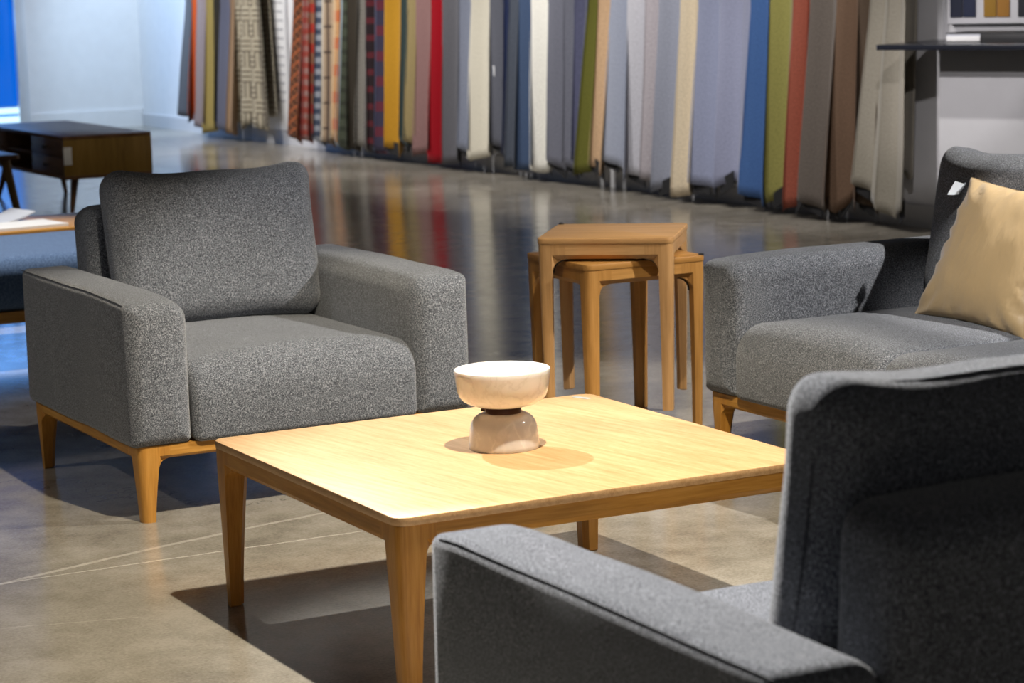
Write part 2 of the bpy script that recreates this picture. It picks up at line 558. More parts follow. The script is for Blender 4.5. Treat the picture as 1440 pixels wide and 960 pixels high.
def seat_arm(parent, x0, x1, inner_right):
    r = (0.055, 0.020, 0.02, 0.02) if inner_right else (0.020, 0.055, 0.02, 0.02)
    vf = prism('y', 0.0, 0.965, (x0, x1, SZ, 0.6), r, 0.045, 0.03, n=6, ne=5, nmid=14, cap_rings=3, bulge=0.006)
    def fn(p):
        u = (p.x - x0) / (x1 - x0)
        h = (p.z - SZ) / (0.6 - SZ)
        q = p.copy()
        side = sin(pi * min(1, max(0, p.y / 0.965))) * sin(pi * min(1, max(0, h)))
        q.x += (0.008 if u > 0.5 else -0.008) * side * abs(2 * u - 1)
        if h > 0.5:
            q.z += 0.007 * sin(pi * min(1, max(0, u))) * sin(pi * min(1, max(0, p.y / 0.965))) - 0.008 * max(0, 1 - p.y / 0.12) * (h - 0.5) * 2
        q += wob(p, 4, 0.0035)
        return q
    arm = build('arm', *deform(vf, fn), GREY, parent, 80)
    # sewn seam along the outer top edge and across the front
    xo = x0 + 0.006 if inner_right else x1 - 0.006
    xi = x1 - 0.03 if inner_right else x0 + 0.03
    sg = 1 if inner_right else -1
    pts = [(xo - sg * 0.002, 0.955 - 0.9 * k / 24, 0.594) for k in range(25)]
    pts += [(xo + sg * 0.012, 0.022, 0.581)]
    pts += [(xo + sg * 0.03 + (xi - xo - sg * 0.03) * k / 8, 0.012, 0.574 - 0.010 * (k / 8) ** 2) for k in range(9)]
    P = [tuple(fn(Vector(p))) for p in pts]
    s = build('seam', *tube(P, 0.0013, 5), SEAM, arm)
    return arm

def seat_cushion(parent, x0, x1, lift=0.0):
    zt = 0.405
    y0, y1 = 0.004, 0.85
    vf_r = prism('x', x0, x1, (y0, y1, SZ + 0.002, zt), (0.03, 0.085, 0.018, 0.01), 0.022, 0.022, n=7, ne=4, nmid=14, cap_rings=1, bulge=0.0)
    def fn(p):
        u = (p.x - x0) / (x1 - x0) * 2 - 1
        h = max(0.0, (p.z - SZ) / (zt - SZ))
        q = p.copy()
        v = min(1, max(0, p.y / y1))
        crown = (1 - abs(u) ** 2.6)
        q.z += h ** 1.5 * (0.038 * crown * (0.35 + 0.65 * sin(pi * min(1, v * 1.15 + 0.12))) + 0.012)
        q.y -= 0.010 * crown * sin(pi * min(1, h)) * (1 if p.y < 0.3 else 0)
        q += wob(p, 5, 0.004) * h
        return q
    return build('seat', *deform(vf_r, fn), GREY, parent, 80)

def back_cushion(parent, x0, x1, seed=0.0, droop=0.0, tall=0.0):
    hx, hz, hy = (x1 - x0) / 2, 0.232 + tall / 2, 0.082
    vf = rbox(hx, hy, hz, 0.06, 14, 3, 10)
    def fn(p):
        u, w, h = p.x / hx, p.y / hy, p.z / hz
        q = p.copy()
        q.y *= 0.80 + 0.42 * max(0, (1 - u ** 4)) * max(0, (1 - h ** 4)) * (1.0 if w < 0 else 0.8)
        # soft ears at the top corners, waisted sides
        if h > 0:
            q.z += (0.026 * abs(u) ** 3 - 0.004 + droop * u) * h ** 2
        q.x *= 1 - 0.018 * (1 - h * h) + 0.008 * max(0, h)
        n = noise.noise_vector(Vector(p) * 5 + Vector((seed, 2, seed * 2)))
        q += n * 0.008
        n2 = noise.noise_vector(Vector(p) * 14 + Vector((seed, 5, seed)))
        q += n2 * 0.0025 * (abs(u) ** 3 + abs(h) ** 3)
        a = radians(-9)
        y, z = q.y, q.z + hz
        q.y, q.z = y * cos(a) - z * sin(a), y * sin(a) + z * cos(a)
        return q + Vector(((x0 + x1) / 2, 0.715, 0.425))
    c = build('back_cushion', *deform(vf, fn), GREY, parent, 80)
    # welt seam round the middle of the border
    ring = []
    for k in range(72):
        t = 2 * pi * k / 72
        ct, st = cos(t), sin(t)
        e = 0.3
        ux = math.copysign(abs(ct) ** e, ct)
        uz = math.copysign(abs(st) ** e, st)
        ring.append(tuple(fn(Vector((ux * hx, hy * 0.35, uz * hz)))))
    build('seam', *tube(ring, 0.0016, 5, True), SEAM, c)
    return c

def back_frame(parent, x0, x1):
    hx, hy, hz = (x1 - x0) / 2, 0.085, 0.285
    vf = rbox(hx, hy, hz, 0.045, 10, 3, 8)
    def fn(p):
        q = p.copy()
        u, h = p.x / hx, p.z / hz
        q.z += 0.006 * (1 - u ** 4) * max(0, h) - 0.02 * max(0, h) * max(0, p.y / hy)
        q += wob(p, 4, 0.003)
        q.y += 0.02 * h
        return q + Vector(((x0 + x1) / 2, 0.90, SZ + hz))
    return build('back_frame', *deform(vf, fn), GREY, parent, 80)

def leg_vf(zb, zt, w0, w1, fillet, sx, sy, ox, oy, ch, inset=0.008, ro=0.018, foot=0.003):
    """leg anchored at its outer corner (ox, oy); grows inward by (sx, sy); flares into the chamfered rails at the top"""
    rings = []
    zs = [0, foot] + [foot + (zt - fillet - foot) * k / 4 for k in range(1, 5)] + [zt - fillet + fillet * k / 7 for k in range(1, 8)] + [zt + ch, zb]
    for i, z in enumerate(zs):
        t = min(1, z / zt)
        wl = w0 + (w1 - w0) * t ** 1.3
        o = inset * (1 - t)
        w = wl
        if z > zt - fillet:
            d = min(z - (zt - fillet), fillet)
            w += fillet - sqrt(max(0, fillet ** 2 - d ** 2))
        if i == 0:
            wl -= 0.003
            w -= 0.003
        c = ch if z <= zt else max(0.0, ch * (1 - (z - zt) / ch))
        e = w - wl
        c = min(c, e)
        k_ = min(0.012 + e, 0.5 * w)
        s1, s2 = (wl * 0.86, wl * 0.93) if e < 1e-5 else (wl, wl + c)
        arc = [(ro - ro * sin(radians(q)), ro - ro * cos(radians(q))) for q in (90, 67.5, 45, 22.5, 0)]
        pts = arc + [(s1, 0), (max(s2, s1 + 0.0005) if e > 0 else s2, c), (w, c), (w, w - k_), (w - k_, w), (c, w), (c, max(s2, s1 + 0.0005) if e > 0 else s2), (0, s1)]
        rings.append([(ox + sx * (o + a), oy + sy * (o + b), z) for a, b in pts])
    return loft(rings)

def base_frame(parent, x0, x1, y0, y1, zb, zt, w0, w1, fillet, mx, my, ml, thick=0.03, chamfer=0.012):
    """four rails (under the seat or top) and four legs"""
    f = w1 + fillet - 0.0006
    def rail(axis, c0, c1, o, s):
        # profile with an inward chamfer below
        pr = [(0, zb), (0, zt + chamfer), (chamfer, zt), (thick, zt), (thick, zb)]
        r0 = [put(axis, o + s * a, z, c0) if axis == 'y' else (c0, o + s * a, z) for a, z in pr]
        r1 = [put(axis, o + s * a, z, c1) if axis == 'y' else (c1, o + s * a, z) for a, z in pr]
        return loft([r0, r1])
    build('rail', *rail('x', x0 + f, x1 - f, y0, 1), mx, parent)
    build('rail', *rail('x', x0 + f, x1 - f, y1, -1), mx, parent)
    build('rail', *rail('y', y0 + f, y1 - f, x0, 1), my, parent)
    build('rail', *rail('y', y0 + f, y1 - f, x1, -1), my, parent)
    for sx, ox in ((1, x0), (-1, x1)):
        for sy, oy in ((1, y0), (-1, y1)):
            build('leg', *leg_vf(zb, zt, w0, w1, fillet, sx, sy, ox, oy, chamfer), ml, parent)

def seating(name, nseat, inner, shift=0.0, tall=0.0, droop=0.0):
    W = inner + 2 * AW
    root = empty(name)
    seat_arm(root, 0, AW, True)
    seat_arm(root, W - AW, W, False)
    s = inner / nseat
    for k in range(nseat):
        seat_cushion(root, AW + s * k + 0.001, AW + s * (k + 1) - 0.001)
    for k in range(nseat):
        back_cushion(root, AW + s * k + 0.012 + shift, AW + s * (k + 1) - 0.012 + shift, 1.7 * k + (0 if nseat == 1 else 4.2), droop, tall)
    back_frame(root, AW + 0.002, W - AW - 0.002)
    base_frame(root, 0.018, W - 0.018, 0.022, 0.955, SZ + 0.004, 0.172, 0.034, 0.058, 0.03, OAK, OAK_Y, OAK_LEG, 0.05, 0.008)
    return root, W

def copy_tree(o, parent=None):
    c = o.copy()
    COL.objects.link(c)
    if parent:
        c.parent = parent
    for ch in o.children:
        copy_tree(ch, c)
    return c

chair, CW = seating('armchair', 1, 0.667, 0.024, -0.014, -0.003)
chair.location = (-0.392, 1.368, 0)
tag(chair, 'charcoal grey tweed armchair facing us behind the coffee table', 'armchair', 'grey armchairs facing each other')
chair2, CW = seating('armchair', 1, 0.667, 0.018, 0.026, 0.0)
chair2.location = (0.138, -1.40, 0)
chair2.rotation_euler = (0, 0, pi)
tag(chair2, 'dark grey armchair seen from behind, cut off by the lower right corner', 'armchair', 'grey armchairs facing each other')
sofa, SW = seating('sofa', 2, 1.36, -0.014, -0.01)
sofa.location = (1.285, 1.232, 0)
sofa.rotation_euler = (0, 0, -pi / 2)
tag(sofa, 'grey tweed two-seat sofa at right holding the beige pillow', 'sofa')

# ------------------------------------------------------------------ throw pillow
def throw_pillow():
    root = empty('throw_pillow', (1.80, 0.60, 0.43))
    tag(root, 'beige satin throw pillow leaning in the corner of the grey sofa', 'pillow')
    n, H, T = 30, 0.212, 0.072
    v, f, ring = [], [], []
    def pt(u, w, s):
        x = u * H * (1 - 0.07 * (1 - w * w)) + 0.01 * u * w * w
        z = w * H * (1 - 0.07 * (1 - u * u))
        e = max(0, (1 - u ** 2)) * max(0, (1 - w ** 2))
        t = T * e ** 0.42
        edge = 1 - min(1, e * 2.5)
        ang = math.atan2(w, u)
        t *= 1 + 0.10 * noise.noise(Vector((u * 2.2 + s, w * 2.2, 3.3)))
        t += edge * e ** 0.3 * 0.017 * sin(ang * 22 + 3 * noise.noise(Vector((u * 3, w * 3, s))))
        return Vector((x, s * t, z))
    for s in (-1, 1):
        base = len(v)
        for i in range(n + 1):
            for j in range(n + 1):
                u = sin(pi / 2 * (2 * i / n - 1))
                w = sin(pi / 2 * (2 * j / n - 1))
                v.append(pt(u, w, s))
        for i in range(n):
            for j in range(n):
                a = base + i * (n + 1) + j
                f.append((a, a + 1, a + n + 2, a + n + 1))
    mt, nt, b = new_mat('beige_satin')
    co = objco(nt)
    nz = noise_tex(nt, co, 6, 4)
    nt.links.new(mix(nt, nz, (0.52, 0.36, 0.175), (0.60, 0.43, 0.225)), b.inputs['Base Color'])
    b.inputs['Roughness'].default_value = 0.5
    b.inputs['Sheen Weight'].default_value = 0.3
    wv = noise_tex(nt, objco(nt, (1, 1, 0.35)), 22, 3)
    bump(nt, b, wv, 0.35, 0.01)
    M = Matrix.Identity(4)
    body = build('pillow_cover', v, f, mt, root, 60)
    bmx = bmesh.new()
    bmx.from_mesh(body.data)
    bmesh.ops.remove_doubles(bmx, verts=bmx.verts, dist=0.0004)
    bmesh.ops.recalc_face_normals(bmx, faces=bmx.faces)
    bmx.to_mesh(body.data)
    bmx.free()
    per = []
    K = 24
    for k in range(K): per.append(pt(-1 + 2 * k / K, -1, 1))
    for k in range(K): per.append(pt(1, -1 + 2 * k / K, 1))
    for k in range(K): per.append(pt(1 - 2 * k / K, 1, 1))
    for k in range(K): per.append(pt(-1, 1 - 2 * k / K, 1))
    build('piping', *tube(per, 0.003, 6, True), mt, root)
    tg = MB()
    tv = []
    for i in range(4):
        for j in range(3):
            tv.append((-0.235 - 0.030 * i / 3, -0.012 + 0.012 * sin(i * 1.4) + 0.004 * j, 0.165 + 0.030 * j / 2 - 0.012 * i / 3 + 0.008 * (j - 1) * i / 3))
    tb = [(x, y + 0.001, z) for x, y, z in tv]
    ff = []
    for i in range(3):
        for j in range(2):
            a = i * 3 + j
            ff.append((a, a + 1, a + 4, a + 3))
            ff.append((a + 12, a + 13, a + 16, a + 15))
    build('care_label', tv + tb, ff, plain('white_label', (0.75, 0.80, 0.86), 0.5), root)['label'] = 'white cloth care label at the top corner'
    # local x -> world -Y, local -y (front) -> world -X, leaning back
    lean = radians(27)
    Rz = Matrix.Rotation(-pi / 2 + radians(6), 4, 'Z')
    Rx = Matrix.Rotation(-lean, 4, 'X')
    Ry = Matrix.Rotation(radians(4), 4, 'Y')
    up = Matrix.Translation((0, 0, H))
    MW = Rz @ Rx @ Ry @ up
    root.matrix_world = Matrix.Translation((1.772, 0.61, 0.42)) @ MW
    return root
throw_pillow()

# ------------------------------------------------------------------ coffee table and bowl
ct = empty('coffee_table', (0, 0, 0))
tag(ct, 'square low oak coffee table with rounded corners under the marble bowl', 'table')
top = prism('z', 0.372, 0.39, (-0.5, 0.5, -0.5, 0.5), 0.032, 0.0025, 0.002, n=8, ne=2)
build('tabletop', *top, OAK_TOP, ct, 40)
base_frame(ct, -0.496, 0.496, -0.496, 0.496, 0.372, 0.327, 0.036, 0.062, 0.022, OAK, OAK_Y, OAK_LEG, 0.034, 0.014)
p = build('label_plate', *prism('z', 0.3898, 0.3909, (-0.026, 0.026, -0.009, 0.009), 0.001, 0, 0.0004, n=2), plain('grey_sticker', (0.42, 0.44, 0.42), 0.35), ct)
p.location = (0.452, 0.452, 0)
p.rotation_euler = (0, 0, radians(-72))
p['label'] = 'small grey sticker at the far corner of the top'

bowl = empty('pedestal_bowl', (0.006, 0.012, 0.39))
tag(bowl, 'white marble bowl on a domed stone foot, on the coffee table', 'bowl')
build('foot', *turned([(0.0775, 0.0), (0.0785, 0.003), (0.0785, 0.010), (0.0775, 0.022), (0.0765, 0.035), (0.0748, 0.047), (0.0715, 0.058), (0.0655, 0.0675), (0.057, 0.0745), (0.047, 0.0785), (0.038, 0.0795)], 64), MARBLE_BASE, bowl, 50)
col = MB()
col.add(turned([(0.0395, 0.079), (0.0405, 0.080), (0.0405, 0.0945), (0.0395, 0.096)], 48))
collar = col.build('collar', BRONZE, bowl, 40)
kn = build('pin', *tube([(-0.0365, 0.018, 0.086), (-0.0445, 0.0215, 0.086)], 0.0035, 10), BRONZE, collar)
prof = [(0.0, 0.0945), (0.040, 0.0945), (0.060, 0.0965), (0.076, 0.101), (0.0885, 0.108), (0.0965, 0.117), (0.1005, 0.128), (0.1035, 0.146), (0.1058, 0.166), (0.1068, 0.1755), (0.1062, 0.1772), (0.1040, 0.1772), (0.1028, 0.1755), (0.0995, 0.150), (0.0962, 0.130), (0.0915, 0.120), (0.083, 0.112), (0.070, 0.1065), (0.05, 0.1035), (0.0, 0.1025)]
build('basin', *turned([(max(r, 0.0008), z) for r, z in prof], 72), MARBLE, bowl, 60)

# ------------------------------------------------------------------ stacked stools
def stool(loc, rz, mx, my, ml, stud):
    root = empty('stool', loc, rz)
    a, H = 0.212, 0.539
    build('seat_top', *prism('z', H - 0.019, H, (-a, a, -a, a), 0.024, 0.003, 0.003, n=6, ne=2), mx, root, 40)
    base_frame(root, -a + 0.003, a - 0.003, -a + 0.003, a - 0.003, H - 0.019, H - 0.066, 0.032, 0.044, 0.042, mx, my, ml, 0.02, 0.014)
    for sx in (-1, 1):
        for sy in (-1, 1):
            pts = []
            for k in range(7):
                t = pi / 2 * k / 6
                pts.append((sx * (a - 0.048 - 0.042 * (1 - cos(t))), sy * (a - 0.030), H - 0.110 + 0.042 * sin(t)))
            build('bumper_strip', *tube(pts, 0.003, 6), BLACKISH, root)['label'] = 'dark rubber strip inside the curved joint'
    b = build('corner_stud', *turned([(0.007, 0), (0.009, 0.001), (0.009, 0.004), (0.006, 0.006)], 12), BLACKISH, root)
    b.location = (stud[0] * (a - 0.012), stud[1] * (a - 0.012), H - 0.001)
    return root
st1 = stool((1.401, 1.912, 0), radians(-2.1), STOOL_OAK, STOOL_OAK_Y, STOOL_OAK_LEG, (1, -1))
tag(st1, 'orange toned wooden stool at the bottom of the stack of two', 'stool', 'pair of stacked wooden stools')
st2 = stool((1.401, 1.912, 0.0735), radians(-38.3), BEECH, BEECH_Y, BEECH_LEG, (-1, 1))
tag(st2, 'paler wooden stool turned on top of the other stool', 'stool', 'pair of stacked wooden stools')

# ------------------------------------------------------------------ media console
mc = empty('media_console', (2.10, 9.81, 0))
tag(mc, 'dark walnut low console with drawers at the far left', 'console')
D_, L_, ZB, ZT = 0.568, 1.715, 0.222, 0.489
t = 0.022
build('carcass_top', *box(0, D_, 0, L_, ZT - t, ZT, 0.004), WALNUT, mc)
build('carcass_bottom', *box(0, D_, 0, L_, ZB, ZB + t, 0.004), WALNUT, mc)
build('end_panel', *box(0.0, D_, 0, t, ZB + t, ZT - t, 0.002), WALNUT_END, mc)
build('end_panel', *box(0.0, D_, L_ - t, L_, ZB + t, ZT - t, 0.002), WALNUT_END, mc)
build('back_panel', *box(D_ - 0.012, D_ - 0.002, t, L_ - t, ZB + t, ZT - t, 0.001), DARKHOLE, mc)
for y in (0.69, 1.285):
    build('divider', *box(0.01, D_ - 0.012, y - 0.01, y + 0.01, ZB + t, ZT - t, 0.001), WALNUT, mc)
build('shelf', *box(0.02, D_ - 0.02, 0.70, 1.275, 0.348, 0.362, 0.001), WALNUT, mc)
for (ya, yb) in ((t + 0.003, 0.677), (1.298, L_ - t - 0.003)):
    for (za, zb) in ((ZB + t + 0.002, 0.354), (0.359, ZT - t - 0.002)):
        d = build('drawer', *box(0.004, 0.024, ya, yb, za, zb, 0.002), WALNUT, mc)
        k = build('knob', *turned([(0.008, 0), (0.006, 0.012), (0.013, 0.018), (0.013, 0.026), (0.009, 0.029)], 14), BLACKISH, d)
        k.location = (0.004, (ya + yb) / 2, (za + zb) / 2)
        k.rotation_euler = (0, -pi / 2, 0)
def splayed(parent, x, y, dx, dy, z, r0, r1, mat, name='leg'):
    rings = []
    for kk in range(5):
        u = kk / 4
        r = r0 + (r1 - r0) * u
        rings.append([(x + dx * (1 - u) + r * cos(2 * pi * i / 12), y + dy * (1 - u) + r * sin(2 * pi * i / 12), z * u) for i in range(12)])
    return build(name, *loft(rings), mat, parent, 50)
for x, dx in ((0.10, -0.05), (D_ - 0.10, 0.05)):
    for y, dy in ((0.12, -0.06), (L_ - 0.12, 0.06)):
        splayed(mc, x, y, dx, dy, ZB, 0.014, 0.026, WALNUT)
pt_ = build('price_tag', *box(-0.026, 0.026, -0.003, -0.001, -0.055, 0.055, 0.0008), PAPER)
pt_.location = (2.124, 9.81, 0.368)
tag(pt_, 'white paper tag hanging at the front corner of the walnut console', 'tag')

# ------------------------------------------------------------------ left: small side table, blue bench, low table with papers
sidet = empty('side_table', (1.08, 8.62, 0))
tag(sidet, 'brown wooden side table cut off at the left edge before the console', 'table')
build('tabletop', *prism('z', 0.475, 0.5, (-0.3, 0.33, -0.24, 0.26), 0.03, 0.003, 0.003, n=5), WALNUT, sidet, 40)
for x, dx in ((0.26, 0.07), (-0.22, -0.07)):
    for y, dy in ((0.19, 0.06), (-0.17, -0.06)):
        splayed(sidet, x, y, dx, dy, 0.475, 0.019, 0.027, WALNUT_END)

bn = empty('upholstered_bench', (-1.0, 4.20, 0))
tag(bn, 'blue wool upholstered bench behind the left armchair', 'bench')
def bench_pad():
    vf = rbox(0.95, 0.42, 0.104, 0.07, 14, 6, 3)
    def fn(p):
        q = p.copy()
        h = p.z / 0.104
        if h > 0:
            q.z += 0.012 * (1 - (p.x / 0.95) ** 4) * (1 - (p.y / 0.42) ** 4) * h
        return q + wob(p, 4, 0.004) + Vector((0.95, 0.42, 0.312))
    return deform(vf, fn)
build('pad', *bench_pad(), BLUE, bn, 80)
base_frame(bn, 0.02, 1.88, 0.02, 0.82, 0.212, 0.168, 0.034, 0.058, 0.03, OAK, OAK_Y, OAK_LEG, 0.05, 0.008)

lt = empty('low_table', (-0.55, 5.2, 0))
tag(lt, 'orange toned wooden low table strewn with papers behind the blue bench', 'table')
build('tabletop', *prism('z', 0.388, 0.412, (0, 1.7, 0, 0.62), 0.03, 0.003, 0.003, n=5), OAK, lt, 40)
base_frame(lt, 0.03, 1.67, 0.03, 0.59, 0.388, 0.34, 0.036, 0.058, 0.03, OAK, OAK_Y, OAK_LEG, 0.034, 0.014)
def sheet(name, loc, rz, w, h, thick, mat, curl=0.0):
    v, f = [], []
    n = 8
    for s in (0, 1):
        for i in range(n + 1):
            for j in range(2):
                x = -w / 2 + w * i / n
                v.append((x, -h / 2 + h * j, s * thick + curl * max(0, (i / n - 0.55)) ** 2 * 4))
    k = (n + 1) * 2
    for s in (0, k):
        for i in range(n):
            f.append((s + 2 * i, s + 2 * i + 1, s + 2 * i + 3, s + 2 * i + 2))
    for i in range(n):
        f.append((2 * i, 2 * i + 2, k + 2 * i + 2, k + 2 * i))
        f.append((2 * i + 1, 2 * i + 3, k + 2 * i + 3, k + 2 * i + 1))
    f.append((0, 1, k + 1, k))
    f.append((2 * n, 2 * n + 1, k + 2 * n + 1, k + 2 * n))
    o = build(name, v, f, mat)
    o.location = loc
    o.rotation_euler = (0, 0, rz)
    return o
PAPERS = 'papers on the low table'
def printed():
    mt, nt, b = new_mat('printed_sheet')
    co = objco(nt)
    vor = N_(nt, 'ShaderNodeTexVoronoi', Scale=9)
    vor.distance = 'CHEBYCHEV'
    nt.links.new(co, vor.inputs['Vector'])
    k = mth(nt, 'LESS_THAN', vor.outputs['Distance'], 0.22)
    nt.links.new(mix(nt, mth(nt, 'MULTIPLY', k, 0.8), (0.62, 0.65, 0.72), (0.10, 0.10, 0.12)), b.inputs['Base Color'])
    return mt
tag(sheet('paper_sheets', (0.36, 5.36, 0.412), 0.12, 0.62, 0.26, 0.012, PAPER), 'white stack of paper at the near edge of the low table', 'paper', PAPERS)
tag(sheet('magazine', (0.40, 5.62, 0.412), 0.2, 0.42, 0.22, 0.006, printed(), 0.05), 'open grey printed magazine with a lifted corner on the low table', 'magazine', PAPERS)

# ------------------------------------------------------------------ drapes
def fabric(name, kind, col):
    mt, nt, b = new_mat(name)
    tc = nt.nodes.new('ShaderNodeTexCoord')
    uv = tc.outputs['UV']
    sep = nt.nodes.new('ShaderNodeSeparateXYZ')
    nt.links.new(uv, sep.inputs[0])
    U, V = sep.outputs[0], sep.outputs[1]
    def stripe(s, period, width, off=0.0):
        q = mth(nt, 'FRACT', mth(nt, 'ADD', mth(nt, 'MULTIPLY', s, 1 / period), off))
        return mth(nt, 'LESS_THAN', q, width)
    nz = noise_tex(nt, uv, 130, 3, 0.7)
    lo, hi = tuple(q * 0.72 for q in col), tuple(min(1, q * 1.28) for q in col)
    c = ramp(nt, nz, [(0.35, lo), (0.5, col), (0.65, hi)])
    def over(c, k, colr, amt=1.0):
        return mix(nt, mth(nt, 'MULTIPLY', k, amt), c, colr)
    diag = mth(nt, 'ADD', U, V)
    diag2 = mth(nt, 'SUBTRACT', U, V)
    if kind == 'check':
        c = over(c, stripe(diag, 0.06, 0.35), (0.02, 0.012, 0.01), 0.7)
        c = over(c, stripe(diag2, 0.09, 0.22), (0.45, 0.12, 0.04), 0.8)
    elif kind == 'plaidred':
        c = over(c, stripe(V, 0.09, 0.5), (0.30, 0.28, 0.26), 0.6)
        c = over(c, stripe(U, 0.07, 0.5), (0.20, 0.025, 0.02), 0.7)
    elif kind == 'plaidtan':
        c = over(c, stripe(V, 0.16, 0.45), (0.38, 0.02, 0.015), 0.85)
    elif kind == 'gingham':
        c = over(c, stripe(V, 0.09, 0.5), (0.5, 0.52, 0.56), 0.55)
        c = over(c, stripe(U, 0.09, 0.5), (0.02, 0.025, 0.05), 0.6)
    elif kind == 'plaidbeige':
        c = over(c, stripe(V, 0.20, 0.10), (0.03, 0.02, 0.02), 0.8)
        c = over(c, stripe(U, 0.17, 0.35), (0.62, 0.56, 0.46), 0.8)
        c = over(c, stripe(U, 0.17, 0.12, 0.5), (0.06, 0.04, 0.035), 0.8)
    elif kind == 'plaidorange':
        c = over(c, stripe(V, 0.21, 0.42), (0.50, 0.10, 0.03), 0.75)
        c = over(c, stripe(U, 0.10, 0.4), (0.66, 0.56, 0.38), 0.6)
    elif kind == 'plaidgreen':
        c = over(c, stripe(V, 0.10, 0.4), (0.025, 0.03, 0.02), 0.7)
        c = over(c, stripe(U, 0.25, 0.3), (0.42, 0.50, 0.56), 0.8)
    elif kind in ('herring', 'herring2'):
        z = mth(nt, 'ADD', V, mth(nt, 'MULTIPLY', mth(nt, 'PINGPONG', U, 0.05), 1.6))
        c = over(c, stripe(z, 0.035, 0.45), (0.02, 0.016, 0.012) if kind == 'herring' else (0.34, 0.33, 0.31), 0.65)
        c = over(c, stripe(U, 0.2, 0.28, 0.3), (0.30, 0.28, 0.24), 0.5)
    elif kind == 'plaidmaroon':
        c = over(c, stripe(V, 0.13, 0.35), (0.11, 0.015, 0.022), 0.85)
        c = over(c, stripe(U, 0.16, 0.2), (0.10, 0.10, 0.16), 0.6)
    elif kind == 'plaidnavy':
        c = over(c, stripe(V, 0.19, 0.4), (0.15, 0.02, 0.03), 0.75)
        c = over(c, stripe(U, 0.12, 0.3), (0.13, 0.17, 0.27), 0.8)
    elif kind == 'basket':
        par = mth(nt, 'MODULO', mth(nt, 'ADD', mth(nt, 'FLOOR', mth(nt, 'MULTIPLY', U, 1 / 0.13)), mth(nt, 'FLOOR', mth(nt, 'MULTIPLY', V, 1 / 0.13))), 2)
        par = mth(nt, 'ABSOLUTE', par)
        a = stripe(U, 0.0433, 0.4)
        d = stripe(V, 0.0433, 0.4)
        k = mth(nt, 'ADD', mth(nt, 'MULTIPLY', a, par), mth(nt, 'MULTIPLY', d, mth(nt, 'SUBTRACT', 1.0, par)))
        c = over(mix(nt, 0.0, c, c), k, (0.09, 0.075, 0.055), 0.8)
    nt.links.new(c, b.inputs['Base Color'])
    b.inputs['Roughness'].default_value = 0.92
    b.inputs['Specular IOR Level'].default_value = 0.12
    b.inputs['Sheen Weight'].default_value = 0.2
    bump(nt, b, nz, 0.25, 0.003)
    return mt

